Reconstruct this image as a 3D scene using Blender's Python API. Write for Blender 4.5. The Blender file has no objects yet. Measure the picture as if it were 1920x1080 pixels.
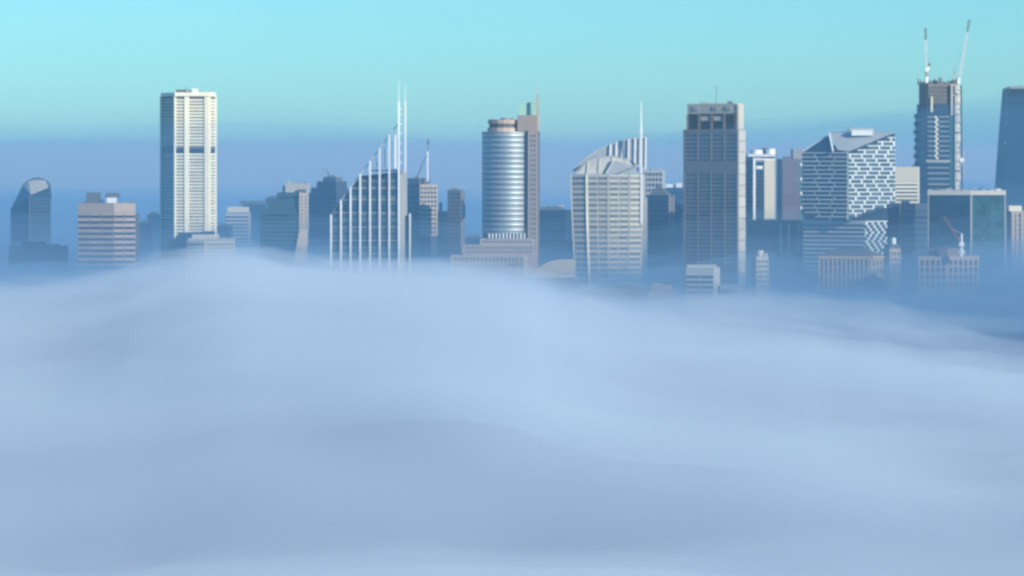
import bpy, bmesh, math, random
from mathutils import Vector, noise
random.seed(7)
R = math.radians
S = bpy.context.scene

# ------------------------------------------------------------------ camera, sky, sun, exposure
CAM_H, FOC, CX, HY = 190.0, 5555.0, 960.0, 320.0      # lens: pixels of a 1920 px frame, horizon row
cam = bpy.data.cameras.new('camera')
cam_o = bpy.data.objects.new('camera', cam); S.collection.objects.link(cam_o)
cam_o.location = (0, 0, CAM_H); cam_o.rotation_euler = (R(90), 0, 0)
cam.sensor_width = 36.0; cam.lens = 36.0 * FOC / 1920.0
cam.shift_y = (HY - 540.0) / 1920.0
cam.clip_start = 1.0; cam.clip_end = 120000.0
S.camera = cam_o

SUN_AZ, SUN_EL = 50.0, 22.0           # degrees to the right of straight behind the camera
to_sun = Vector((math.sin(R(SUN_AZ)) * math.cos(R(SUN_EL)), -math.cos(R(SUN_AZ)) * math.cos(R(SUN_EL)), math.sin(R(SUN_EL))))
W = bpy.data.worlds.new('World'); S.world = W; W.use_nodes = True
nt = W.node_tree; bg = nt.nodes['Background']
sky = nt.nodes.new('ShaderNodeTexSky'); sky.sky_type = 'NISHITA'; sky.sun_disc = False
sky.sun_elevation = R(SUN_EL); sky.sun_rotation = math.atan2(to_sun.x, to_sun.y)
sky.air_density = 1.0; sky.dust_density = 0.3; sky.ozone_density = 4.0; sky.altitude = 200
tint = nt.nodes.new('ShaderNodeMix'); tint.data_type = 'RGBA'; tint.blend_type = 'MULTIPLY'
tint.inputs[0].default_value = 1.0; tint.inputs[7].default_value = (0.51, 0.94, 1.02, 1)
nt.links.new(sky.outputs[0], tint.inputs[6]); nt.links.new(tint.outputs[2], bg.inputs[0])
bg.inputs[1].default_value = 0.120

sun = bpy.data.lights.new('sun', 'SUN'); sun.energy = 5.0; sun.angle = R(0.5); sun.color = (1.0, 0.92, 0.78)
sun_o = bpy.data.objects.new('sun', sun); S.collection.objects.link(sun_o)
sun_o.rotation_euler = to_sun.to_track_quat('Z', 'Y').to_euler(); sun_o.location = (0, 0, 900)
S.view_settings.view_transform = 'Standard'; S.view_settings.look = 'None'
S.view_settings.exposure = 0.32; S.view_settings.gamma = 1.0; S.view_settings.use_curve_mapping = False
S.cycles.volume_bounces = 3; S.cycles.max_bounces = 8; S.cycles.diffuse_bounces = 2
S.cycles.glossy_bounces = 2; S.cycles.transmission_bounces = 2
S.cycles.filter_width = 2.7
S.cycles.use_denoising = True

# ------------------------------------------------------------------ materials
def mat(name, col, rough=0.7, var=0.10, grain=0.12, scale=0.25, metal=0.0, spec=0.5):
    """Procedural: weathering noise in world space (stretched into vertical streaks) and a little variation from piece to piece."""
    m = bpy.data.materials.new(name); m.use_nodes = True
    t = m.node_tree; b = t.nodes['Principled BSDF']
    g = t.nodes.new('ShaderNodeNewGeometry'); mp = t.nodes.new('ShaderNodeMapping')
    mp.inputs['Scale'].default_value = (scale, scale, scale * 0.25)
    t.links.new(g.outputs['Position'], mp.inputs[0])
    n = t.nodes.new('ShaderNodeTexNoise'); n.inputs['Scale'].default_value = 1.0; n.inputs['Detail'].default_value = 4
    t.links.new(mp.outputs[0], n.inputs['Vector'])
    oi = t.nodes.new('ShaderNodeObjectInfo')
    a = t.nodes.new('ShaderNodeMath'); a.operation = 'MULTIPLY_ADD'
    a.inputs[1].default_value = 2 * grain; a.inputs[2].default_value = 1 - grain
    t.links.new(n.outputs['Fac'], a.inputs[0])
    c = t.nodes.new('ShaderNodeMath'); c.operation = 'MULTIPLY_ADD'
    c.inputs[1].default_value = 2 * var; c.inputs[2].default_value = 1 - var
    t.links.new(oi.outputs['Random'], c.inputs[0])
    d = t.nodes.new('ShaderNodeMath'); d.operation = 'MULTIPLY'
    t.links.new(a.outputs[0], d.inputs[0]); t.links.new(c.outputs[0], d.inputs[1])
    v = t.nodes.new('ShaderNodeVectorMath'); v.operation = 'SCALE'; v.inputs[0].default_value = col
    t.links.new(d.outputs[0], v.inputs['Scale'])
    t.links.new(v.outputs[0], b.inputs['Base Color'])
    b.inputs['Roughness'].default_value = rough; b.inputs['Metallic'].default_value = metal
    b.inputs['Specular IOR Level'].default_value = spec
    return m

def vol(name, col, dens, aniso=0.0):
    m = bpy.data.materials.new(name); m.use_nodes = True
    t = m.node_tree; t.nodes.clear()
    o = t.nodes.new('ShaderNodeOutputMaterial'); p = t.nodes.new('ShaderNodeVolumePrincipled')
    p.inputs['Color'].default_value = (*col, 1); p.inputs['Density'].default_value = dens
    p.inputs['Anisotropy'].default_value = aniso
    t.links.new(p.outputs[0], o.inputs['Volume'])
    return m

M = dict(
    white_concrete=mat('white_concrete', (0.84, 0.78, 0.60)),
    cream=mat('cream_panel', (0.62, 0.56, 0.42)),
    white=mat('white_paint', (0.80, 0.80, 0.78), 0.5),
    pale=mat('pale_stone', (0.46, 0.43, 0.37)),
    tan=mat('tan_stone', (0.40, 0.33, 0.24)),
    pink=mat('pink_granite', (0.42, 0.32, 0.26)),
    brown=mat('brown_granite', (0.18, 0.157, 0.138)),
    grey=mat('grey_concrete', (0.30, 0.30, 0.29)),
    dgrey=mat('dark_concrete', (0.10, 0.105, 0.11)),
    sand=mat('sandstone', (0.36, 0.28, 0.19)),
    glass=mat('dark_glass', (0.020, 0.030, 0.040), 0.12, 0.3, 0.2),
    bluegl=mat('blue_glass', (0.014, 0.04, 0.065), 0.2, 0.42, 0.2),
    greengl=mat('green_glass', (0.03, 0.09, 0.085), 0.18, 0.4, 0.2),
    tealwall=mat('teal_cladding', (0.08, 0.15, 0.15), 0.5),
    silver=mat('silver_glass', (0.46, 0.51, 0.51), 0.56, 0.08, 0.12, metal=0.65),
    silverdk=mat('silver_glass_dark', (0.38, 0.43, 0.44), 0.56, 0.10, 0.12, metal=0.65),
    green=mat('green_copper', (0.30, 0.52, 0.44), 0.6),
    navy=mat('navy_cladding', (0.014, 0.032, 0.055), 0.45),
    purple=mat('purple_grey_panel', (0.16, 0.14, 0.17), 0.5),
    roofgrey=mat('grey_metal_roof', (0.34, 0.36, 0.36), 0.5),
    red=mat('red_paint', (0.40, 0.07, 0.05), 0.5),
    window=mat('tinted_window', (0.20, 0.205, 0.175), 0.3, 0.32, 0.15),
    brownwin=mat('brown_window', (0.10, 0.085, 0.075), 0.25, 0.25, 0.15),
    tealwin=mat('teal_window', (0.07, 0.10, 0.105), 0.2, 0.45, 0.15),
    lightstone=mat('light_stone', (0.50, 0.47, 0.39)),
    palered=mat('faded_red_paint', (0.26, 0.10, 0.09), 0.6),
    louvre=mat('white_louvre', (0.54, 0.58, 0.57), 0.45),
    earth=mat('ground_soil', (0.09, 0.09, 0.08), 0.9, 0, 0.3, 0.01),
)

# ------------------------------------------------------------------ mesh helpers
def link(name, me, parent=None, loc=(0, 0, 0)):
    o = bpy.data.objects.new(name, me); S.collection.objects.link(o)
    o.location = loc
    if parent is not None: o.parent = parent
    return o

def new_mesh(name, verts, faces, m):
    me = bpy.data.meshes.new(name); me.from_pydata([tuple(v) for v in verts], [], faces)
    if m: me.materials.append(m)
    return me

BOXF = [(0, 3, 2, 1), (4, 5, 6, 7), (0, 1, 5, 4), (1, 2, 6, 5), (2, 3, 7, 6), (3, 0, 4, 7)]
_cache = {}

class Thing:
    """One building or crane: an Empty at its base; its parts are built from picture columns and rows turned into metres at its own distance."""
    def __init__(s, name, d, label, cat, cx, group=None, base=0.0):
        s.d = d
        s.o = bpy.data.objects.new(name, None); S.collection.objects.link(s.o)
        s.o.empty_display_size = 5
        s.L = Vector(((cx - CX) * d / FOC, d, base)); s.o.location = s.L
        s.o['label'] = label; s.o['category'] = cat
        if group: s.o['group'] = group
    def p(s, x, y, off=0.0):                       # world point
        Y = s.d + off
        return Vector(((x - CX) * Y / FOC, Y, CAM_H - (y - HY) * Y / FOC))
    def q(s, x, off=0.0, z=0.0):
        v = s.p(x, 0, off); v.z = z; return v
    def z(s, y, off=0.0): return CAM_H - (y - HY) * (s.d + off) / FOC
    def add(s, name, verts, faces, m, parent=None, smooth=False):
        me = new_mesh(name, [Vector(v) - s.L for v in verts], faces, M[m])
        if smooth:
            for f in me.polygons: f.use_smooth = True
        return link(name, me, parent or s.o)
    def prism(s, name, plan, ytop, m, ybot=None, parent=None):
        """plan: (x, off) going left to right along the front, then back; ybot None = down to the ground."""
        n = len(plan)
        zt = [s.z(ytop, plan[0][1])] * n if not isinstance(ytop, (list, tuple)) else [s.z(y, o) for y, (x, o) in zip(ytop, plan)]
        zb = 0.0 if ybot is None else s.z(ybot, plan[0][1])
        v = [s.q(x, o, zb) for x, o in plan] + [s.q(x, o, t) for (x, o), t in zip(plan, zt)]
        f = [tuple(range(n - 1, -1, -1)), tuple(range(n, 2 * n))] + [(i, (i + 1) % n, n + (i + 1) % n, n + i) for i in range(n)]
        return s.add(name, v, f, m, parent)
    def hull(s, name, pts, m, parent=None):
        bm = bmesh.new()
        for t in pts: bm.verts.new((t if isinstance(t, Vector) else s.p(*t)) - s.L)
        r = bmesh.ops.convex_hull(bm, input=bm.verts)
        junk = [g for g in r['geom_interior'] if isinstance(g, bmesh.types.BMVert)]
        if junk: bmesh.ops.delete(bm, geom=junk, context='VERTS')
        me = bpy.data.meshes.new(name); bm.to_mesh(me); bm.free(); me.materials.append(M[m])
        return link(name, me, parent or s.o)
    def block(s, name, x0, x1, ytop, m, ybot=None, off=0.0, depth=25.0, parent=None):
        """A plain square-cornered volume; its sides run straight back."""
        a, b = s.q(x0, off), s.q(x1, off)
        zt = s.z(ytop, off); zb = 0.0 if ybot is None else s.z(ybot, off)
        v = [(a.x, a.y, zb), (b.x, a.y, zb), (b.x, a.y + depth, zb), (a.x, a.y + depth, zb)]
        v += [(q[0], q[1], zt) for q in v]
        return s.add(name, v, BOXF, m, parent)
    def bar(s, name, a, b, w, m, parent=None, w2=None):
        """A square bar between two points, each (x, y, off)."""
        A, B_ = s.p(*a), s.p(*b); ax = (B_ - A).normalized()
        up = Vector((0, 1, 0)) if abs(ax.y) < 0.9 else Vector((0, 0, 1))
        u = ax.cross(up).normalized(); t = ax.cross(u).normalized()
        v = []
        for P, ww in ((A, w), (B_, w2 or w)):
            for i, j in ((-1, -1), (1, -1), (1, 1), (-1, 1)): v.append(P + u * i * ww / 2 + t * j * ww / 2)
        return s.add(name, v, BOXF, m, parent)
    def piece(s, name, A, B_, t0, t1, z0, z1, out, m, parent=None, inn=0.4):
        """A box lying on the face A-B (world points, left to right as seen), from t0 to t1 along it, proud by `out` metres. Alike pieces share one mesh."""
        u = Vector((B_.x - A.x, B_.y - A.y, 0)); L = u.length; u /= L
        n = Vector((u.y, -u.x, 0))
        w, h = (t1 - t0) * L, z1 - z0
        key = (name, round(w, 2), round(h, 2), round(out, 2), round(u.x, 3), round(u.y, 3), m)
        me = _cache.get(key)
        if me is None:
            v = []
            for zz in (0, h):
                for a_, b_ in ((0, out), (w, out), (w, -inn), (0, -inn)):
                    q = u * a_ + n * b_; v.append((q.x, q.y, zz))
            me = new_mesh(name, v, BOXF, M[m]); _cache[key] = me
        o = A + u * (t0 * L); o.z = z0
        return link(name, me, parent or s.o, o - s.L)
    def facade(s, fa, fb, ytop, ybot, n, bays, spm='white_concrete', wm='glass', frac=0.5, out=0.7, sname='spandrel', wname='window', skip=(), win=True):
        """Storeys: in every bay a proud spandrel above a recessed window strip."""
        A, B_ = s.q(*fa), s.q(*fb); zt, zb = s.z(ytop, fa[1]), s.z(ybot, fa[1]); ph = (zt - zb) / n
        for k in range(n):
            if k in skip: continue
            z1 = zt - k * ph
            for t0, t1 in bays:
                s.piece(sname, A, B_, t0, t1, z1 - ph * frac, z1, out, spm)
                if win: s.piece(wname, A, B_, t0, t1, z1 - ph + 0.02, z1 - ph * frac - 0.02, 0.08, wm)
    def piers(s, fa, fb, ytop, ybot, ts, m, out=1.1, name='pier'):
        A, B_ = s.q(*fa), s.q(*fb)
        for t0, t1 in ts:
            s.piece(name, A, B_, t0, t1, 0.0 if ybot is None else s.z(ybot, fa[1]), s.z(ytop, fa[1]), out, m)
    def grid(s, fa, fb, ytop, ybot, nx, ny, wm='glass', name='window', fx=0.6, fy=0.55, out=0.1, t0=0.03, t1=0.97):
        """Punched windows set into a wall."""
        A, B_ = s.q(*fa), s.q(*fb); zt, zb = s.z(ytop, fa[1]), s.z(ybot, fa[1]); ph = (zt - zb) / ny; pw = (t1 - t0) / nx
        for j in range(ny):
            for i in range(nx):
                a = t0 + pw * (i + (1 - fx) / 2)
                s.piece(name, A, B_, a, a + pw * fx, zt - ph * (j + 0.5 + fy / 2), zt - ph * (j + 0.5 - fy / 2), out, wm)

def split(n, gap=0.06, t0=0.0, t1=1.0):
    w = (t1 - t0) / n
    return [(t0 + w * i + (gap * w / 2), t0 + w * (i + 1) - gap * w / 2) for i in range(n)]

# ------------------------------------------------------------------ ground, fog, mist, haze
def tagk(o, kind, label=None):
    o['kind'] = kind
    if label: o['label'] = label
    return o

gm = new_mesh('ground', [(-42000, -9000, 0), (42000, -9000, 0), (42000, 60000, 0), (-42000, 60000, 0)], [(0, 1, 2, 3)], M['earth'])
tagk(link('ground', gm), 'structure', 'ground hidden below the fog')

def smooth(a, b, x):
    t = max(0.0, min(1.0, (x - a) / (b - a))); return t * t * (3 - 2 * t)
def lerp_tab(tab, x):
    if x <= tab[0][0]: return tab[0][1]
    for (x0, y0), (x1, y1) in zip(tab, tab[1:]):
        if x <= x1:
            t = (x - x0) / (x1 - x0); t = t * t * (3 - 2 * t); return y0 + (y1 - y0) * t
    return tab[-1][1]
# the crest of the near fog bank, metres along it -> height
RIDGE_Y = 1500.0
def mx(px): return (px - CX) * RIDGE_Y / FOC
def mz(py): return CAM_H - (py - HY) * RIDGE_Y / FOC
CREST = [(mx(x), mz(y)) for x, y in ((-300, 600), (20, 570), (120, 566), (200, 553), (300, 526), (400, 503), (470, 499), (560, 516), (660, 524), (800, 530), (900, 540),
                                      (980, 548), (1080, 584), (1200, 606), (1350, 618), (1500, 626), (1620, 644), (1750, 666), (1950, 680), (2300, 680))]
def fog_h(x, y):
    c = lerp_tab(CREST, x * RIDGE_Y / max(y, 900) if y < RIDGE_Y * 1.2 else x)
    n1 = noise.fractal(Vector((x / 420, y / 620, 1.3)), 1.0, 2.0, 3)
    n2 = noise.fractal(Vector((x / 150, y / 210, 7.7)), 1.0, 2.0, 3)
    n3 = 1.1 * noise.fractal(Vector((x / 620, y / 260, 4.4)), 1.0, 2.0, 2)
    near = 107 + 15 * n1 + 12 * n2 + 15 * n3
    far = 72 + 8 * n1 + 3 * n2
    if y < RIDGE_Y:
        w = smooth(650, RIDGE_Y - 60, y)
        return near * (1 - w) + c * w + (1 - w) * 0 + (9.0 * n2 + 6.0 * n1 + 6.0 * n3) * w * (1 - smooth(1200, 1420, y))
    w = smooth(RIDGE_Y + 40, RIDGE_Y + 750, y)
    return (c + 1.2 * n2) * (1 - w) + min(far, c - 10) * w

def axis(segs):
    out = []
    for a, b, st in segs:
        n = max(1, round((b - a) / st))
        out += [a + (b - a) * i / n for i in range(n)]
    return out + [segs[-1][1]]

def height_solid(name, fn, xs, ys, zbot, m, smooth_=True):
    nx, ny = len(xs), len(ys)
    v = [(x, y, fn(x, y)) for y in ys for x in xs]
    f = [(j * nx + i, j * nx + i + 1, (j + 1) * nx + i + 1, (j + 1) * nx + i) for j in range(ny - 1) for i in range(nx - 1)]
    rim = [i for i in range(nx)] + [j * nx + nx - 1 for j in range(1, ny)] + [(ny - 1) * nx + i for i in range(nx - 2, -1, -1)] + [j * nx for j in range(ny - 2, 0, -1)]
    b0 = len(v); v += [(v[i][0], v[i][1], zbot) for i in rim]; k = len(rim)
    f += [(rim[(i + 1) % k], rim[i], b0 + i, b0 + (i + 1) % k) for i in range(k)]
    f.append(tuple(range(b0 + k - 1, b0 - 1, -1)))
    me = bpy.data.meshes.new(name); me.from_pydata(v, [], f); me.materials.append(m)
    for p_ in me.polygons: p_.use_smooth = len(p_.vertices) == 4 and smooth_
    return link(name, me)

XS = axis([(-40000, -6000, 6800), (-6000, -1400, 460), (-1400, -600, 40), (-600, 600, 14), (600, 1400, 40), (1400, 6000, 460), (6000, 40000, 6800)])
YS = axis([(-8000, -500, 1500), (-500, 300, 80), (300, 2400, 16), (2400, 4000, 80), (4000, 8000, 400), (8000, 56000, 6000)])

def fog_core_material():
    m = bpy.data.materials.new('fog_core'); m.use_nodes = True
    t = m.node_tree; b = t.nodes['Principled BSDF']
    b.inputs['Base Color'].default_value = (0.32, 0.39, 0.52, 1); b.inputs['Roughness'].default_value = 1.0
    b.inputs['Specular IOR Level'].default_value = 0.0
    return m
FOG_VOL = vol('fog_air', (0.68, 0.78, 0.88), 0.006)
VEIL_VOL = vol('fog_veil_air', (0.67, 0.78, 0.88), 0.0028)
FOG_VOL2 = vol('fog_puff_air', (0.69, 0.78, 0.88), 0.006)
HAZE_VOL = vol('haze_air', (0.32, 0.56, 0.80), 0.00008)

core = height_solid('fog', lambda x, y: fog_h(x, y) - 13, XS, YS, 0.5, fog_core_material())
tagk(core, 'stuff', 'dense white fog blanketing the whole city floor')
XF = axis([(-1500, -440, 40), (-440, 440, 8), (440, 1500, 40)])
YF = axis([(-400, 300, 70), (300, 900, 16), (900, 1900, 9), (1900, 2600, 20)])
def billow(x, y, seed, wl):
    """Puffs: rounded tops with creases between them, drawn out by the drift of the air."""
    wx = 0.35 * wl * noise.noise(Vector((x / (2.2 * wl), y / (2.2 * wl), seed + 5)))
    v, a, f = 0.0, 1.0, 1.0
    for o in range(4):
        q = noise.noise(Vector(((x + wx) * f / wl, (y - wx) * f / (1.25 * wl), seed + 3.1 * o))); v += a * (1.1 - 2.2 * math.sqrt(q * q + 0.02)); a *= 0.52; f *= 2.05
    v /= 1.9
    return v if v > 0 else 0.45 * math.tanh(v / 0.45)
def veil(dz, k, seed, wl):
    def fn(x, y):
        g = 0.22 + 0.78 * smooth(650, 1280, y)
        patch = 0.55 + 0.9 * smooth(-0.35, 0.45, noise.noise(Vector((x / 330, y / 420, seed * 2))))
        h = fog_h(x, y)
        return max(h - 7 + 0.03 * seed, h + (dz + k * patch * billow(x, y, seed, wl)) * g)
    return fn
for i, (dz, k, sd, wl, v_) in enumerate(((-5, 9, 3.1, 170, FOG_VOL), (-3, 14, 6.2, 120, FOG_VOL2), (1, 17, 9.4, 150, VEIL_VOL), (2, 21, 12.7, 90, VEIL_VOL))):
    o = height_solid('fog', veil(dz, k, sd, wl), [x * (1 + 0.006 * i) for x in XF], [y + 4 * i for y in YF], 1.0 + 0.4 * i, v_)
    tagk(o, 'stuff', 'soft fog drifting on top of the near bank' if i < 2 else 'thin veil of fog over the near bank')
XM = axis([(-2600, -700, 95), (-700, 700, 25), (700, 2600, 95)]); YM = axis([(1300, 3600, 30), (3600, 7000, 340)])
def mist(z0, k, tilt, seed):
    def fn(x, y):
        n = noise.fractal(Vector((x / 260, y / 330, seed)), 0.9, 2.1, 5)
        e = smooth(1330, 1620, y)
        return (z0 - tilt * x / 450 - 7 * smooth(-160, -40, x) * smooth(190, 90, x) + 4 * smooth(120, 200, x) + 18 * smooth(220, 380, x) - 4 * smooth(-150, -330, x) + k * n) * e + 40 * (1 - e)
    return fn
for i, (z_, k_, tl, dn) in enumerate(((152, 17, 3, 0.00036), (132, 15, 5, 0.00055), (117, 18, 5, 0.0017), (107, 16, 6, 0.0042), (96, 11, 6, 0.0080))):
    mo = height_solid('mist', mist(z_, k_, tl, 2.2 + 0.35 * i), [x * (1 - 0.004 * i) for x in XM], [y + 6 * i for y in YM], 2.0 + 0.3 * i, vol('mist_air', (0.32, 0.53, 0.74), dn))
    tagk(mo, 'stuff', 'blue mist between the towers')
def bank(zt, seed):
    def fn(x, y):
        n = noise.fractal(Vector((x / 2600, y / 3600, seed)), 1.0, 2.0, 4)
        return 60 + (zt + 14 * n - 60) * smooth(7000, 8600, y)
    return fn
XB = axis([(-16000, -3000, 2600), (-3000, 3000, 150), (3000, 16000, 2600)]); YB = axis([(7000, 9500, 250), (9500, 34000, 2450)])
for i, (zt, dn) in enumerate(((302, 0.00007), (288, 0.00010), (268, 0.00020))):
    tagk(height_solid('mist', bank(zt, 1.7 + i), [x * (1 - 0.01 * i) for x in XB], [y + 90 * i for y in YB], 3.0 + 0.3 * i, vol('far_mist_air', (0.70, 0.74, 0.75), dn)), 'stuff', 'distant bank of blue mist along the horizon')
tagk(height_solid('mist', mist(224, 10, 0, 8.8), [x * 0.97 for x in XM], [y + 63 for y in YM if y < 3400], 2.8, vol('mist_air', (0.12, 0.42, 0.78), 0.00022)), 'stuff', 'thin blue air round the towers')
hz = [(-41000, -8500, -1), (41000, -8500, -1), (41000, 58000, -1), (-41000, 58000, -1)]
hz += [(x, y, 345) for x, y, _ in hz]
tagk(link('haze', new_mesh('haze', hz, BOXF, HAZE_VOL)), 'stuff', 'blue morning haze')

# ------------------------------------------------------------------ buildings, left to right
# dark chisel-topped glass tower at the far left
t = Thing('glass_tower', 3000, 'dark glass tower with chisel top and pale sloping roof triangle', 'tower', 58)
t.hull('wall', [(20, 392, 22), (57, 366, 0), (95, 356, 10), (43, 348, 28), (52, 338, 30), (72, 335, 31), (86, 338, 29), (92, 345, 60), (40, 348, 70), (70, 336, 66),
                Vector(t.q(19, 22)), Vector(t.q(57, 0)), Vector(t.q(96, 10)), Vector(t.q(92, 60)), Vector(t.q(38, 70))], 'bluegl')
rf = t.hull('roof', [(58, 365.5, -1.2), (44, 348, 26.6), (53, 338.5, 28.6), (72, 335.7, 29.6), (85.5, 338.6, 27.6), (91, 352, 9), (58, 365, -0.4), (44, 347.4, 27.4), (53, 338, 29.4), (72, 335.2, 30.4), (85.5, 338.1, 28.4)], 'pale')
prev = None
for i in range(9):
    a = i / 8; pt = (43 + 50 * a, 347.5 - 13.5 * math.sin(math.pi * (0.02 + 0.9 * a)), 28)
    if prev: t.bar('rim', prev, pt, 1.6, 'dgrey', rf)
    prev = pt
t.bar('rim', (93, 344.5, 26), (96, 372, 10), 1.6, 'dgrey', rf)
t.piers((20, 22), (57, 0), 366, 470, [(0.955, 0.995)], 'grey', 0.5, 'mullion')
t.facade((57, 0), (95, 10), 372, 470, 14, [(0.06, 0.98)], 'navy', 'bluegl', 0.35, 0.25, win=False)
t.facade((20, 22), (57, 0), 398, 470, 10, [(0.03, 0.93)], 'navy', 'bluegl', 0.35, 0.25, win=False)

t = Thing('low_building', 2550, 'low dark stepped building sunk in mist below the chisel-topped tower', 'building', 70, 'low dark buildings in the mist')
t.prism('wall', [(16, 8), (62, 0), (128, 6), (126, 40), (20, 40)], 462, 'navy')
t.block('rooftop_box', 40, 82, 454, 'dgrey', 461.5, 10, 14)
t.block('rooftop_box', 88, 108, 458, 'dgrey', 461.5, 12, 10)
t.grid((16, 8), (62, 0), 466, 500, 7, 4, 'bluegl'); t.grid((62, 0), (128, 6), 466, 500, 10, 4, 'bluegl')

# brown banded office block
t = Thing('office_block', 2500, 'squat brown office block with dark window bands and two dark rooftop boxes', 'office building', 200)
f0, f1, f2 = (146, 7), (213, 0), (254, 4)
t.prism('wall', [f0, f1, f2, (252, 36), (150, 40)], 381, 'tan')
for a, b, bays in ((f0, f1, split(3, 0.05)), (f1, f2, split(2, 0.06))):
    t.facade(a, b, 398, 504, 10, bays, 'pink', 'glass', 0.58, 0.7)
    t.piers(a, b, 397.6, 381.4, [(0.0, 1.0)], 'pink', 0.75, 'parapet')
t.block('rooftop_box', 162, 185, 361, 'dgrey', 380.6, 8, 12); t.block('rooftop_box', 198, 222, 362, 'dgrey', 372, 14, 10)
t.block('rooftop_box', 186, 192, 374, 'dgrey', 380.6, 8, 6); t.block('plant_room', 200, 217, 370.5, 'white', 380.6, 8, 5.9)
t.block('stair_box', 252, 257, 400, 'dgrey', None, 12, 14)

for x0, x1, yt, d, lab in ((258, 284, 418, 3050, 'hazy blue slab building between the brown block and the tall white tower'),
                           (276, 302, 402, 3250, 'faint tall slab directly behind the shaded side of the white tower'),
                           (404, 432, 424, 3100, 'dim low slab just behind the right edge of the tall white tower'),
                           (497, 540, 372, 3600, 'very faint wide slab behind the stepped green-grey building'),
                           (812, 846, 430, 3150, 'dim blue slab behind the small dark block with the chimney box'),
                           (870, 906, 446, 3000, 'dim blue slab between the slim brown tower and the curved glass tower'),
                           (1392, 1416, 380, 3050, 'dim blue slab behind the gap right of the tall brown tower')):
    t = Thing('hazy_building', d, lab, 'building', (x0 + x1) / 2, 'faint buildings in the haze')
    t.block('wall', x0, x1, yt, 'navy', None, 0, 24)
    t.block('rooftop_box', x0 + 6, x1 - 8, yt - 5, 'dgrey', yt - 0.2, 6, 8)
    t.grid((x0, 0), (x1, 0), yt + 4, yt + 74, 5, 9, 'bluegl')

# tall white tower
t = Thing('white_tower', 2700, 'tall white concrete tower with dark band at mid height and shaded left side', 'tower', 352)
f = [(302, 22), (328, 0), (391, 0), (404, 14)]
t.prism('wall', f + [(404, 44), (390, 58), (326, 58)], 178, 'dgrey')
t.prism('parapet', [(301.4, 21.5), (327.6, -1.4), (391.6, -1.4), (404.8, 13.6), (404.8, 44.5), (390.4, 59), (325.4, 59)], 174.5, 'white_concrete', 181.5)
A = dict(spm='white_concrete', wm='window', frac=0.52, out=0.75)
for y0, y1, n in ((186, 276, 15), (288, 480, 32)):
    t.facade(f[0], f[1], y0, y1, n, [(0.08, 0.96)], **dict(A, frac=0.16, out=0.4))  # thinner spandrels than on the front, to deepen the shade of the left side
    t.facade(f[1], f[2], y0, y1, n, [(0.03, 0.285), (0.42, 0.88)], **A)
    t.facade(f[2], f[3], y0, y1, n, [(0.12, 0.9)], **A)
t.piers(f[1], f[2], 181.4, None, [(-0.015, 0.03), (0.285, 0.42), (0.88, 1.0)], 'white_concrete', 1.5, 'column')
t.piers(f[2], f[3], 181.4, None, [(0.0, 0.12), (0.9, 1.0)], 'white_concrete', 1.2, 'column')
t.piers(f[0], f[1], 181.4, None, [(0.0, 0.08), (0.95, 0.985)], 'white_concrete', 1.2, 'column')
for a, b, bays in ((f[0], f[1], [(0.09, 0.94)]), (f[1], f[2], [(0.04, 0.28), (0.43, 0.87)]), (f[2], f[3], [(0.14, 0.88)])):
    t.facade(a, b, 279, 288, 1, bays, 'glass', 'glass', 0.9, 0.05, sname='plant_louvre', win=False)
t.block('rooftop_box', 330, 346, 168, 'dgrey', 176, 20, 14); t.block('rooftop_box', 351, 359, 169, 'brown', 176, 18, 10)
t.block('plant_room', 360, 369, 166, 'white', 176, 18, 10); t.block('rooftop_box', 374, 388, 172, 'pale', 176, 24, 12)
t.bar('antenna', (349, 176, 22), (349, 163, 22), 0.5, 'dgrey')

t = Thing('low_building', 2400, 'low pale flat-roofed building emerging from fog at the foot of the white tower', 'building', 395, 'low buildings in the mist')
t.prism('wall', [(350, 6), (384, 0), (440, 5), (438, 40), (352, 40)], 452, 'pale')
t.block('roof', 352, 437, 447, 'roofgrey', 451.7, 7, 30); t.block('penthouse', 360, 408, 440, 'pale', 446.8, 12, 12)
t.grid((384, 0), (440, 5), 455, 490, 9, 5); t.grid((350, 6), (384, 0), 455, 490, 6, 5)
t = Thing('low_building', 2600, 'dark slab with a sloping top corner crossing the foot of the white tower', 'building', 360, 'low dark buildings in the mist')
t.prism('wall', [(318, 0), (336, 0), (403, 0), (403, 20), (318, 20)], [458, 436, 433, 433, 458], 'navy')
t.grid((340, 0), (403, 0), 441, 478, 9, 5, 'bluegl')

# hazy low group between the white tower and the green building
t = Thing('hazy_building', 3300, 'hazy pale yellow-topped block just right of the tall white tower', 'building', 445, 'faint buildings in the haze')
t.block('wall', 421, 466, 398, 'grey', None, 0, 30); t.block('top_storey', 426, 464, 388, 'cream', 397.7, 3, 20)
t.facade((421, 0), (466, 0), 402, 470, 10, [(0.03, 0.97)], 'pale', 'bluegl', 0.5, 0.6)
t = Thing('hazy_building', 3500, 'hazy block under a flat overhanging dark roof slab', 'building', 474, 'faint buildings in the haze')
t.block('wall', 454, 497, 384, 'navy', None, 0, 30); t.block('roof', 449, 496, 377, 'dgrey', 383.7, -2, 30)
t.grid((454, 0), (497, 0), 388, 470, 7, 10, 'bluegl')

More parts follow.
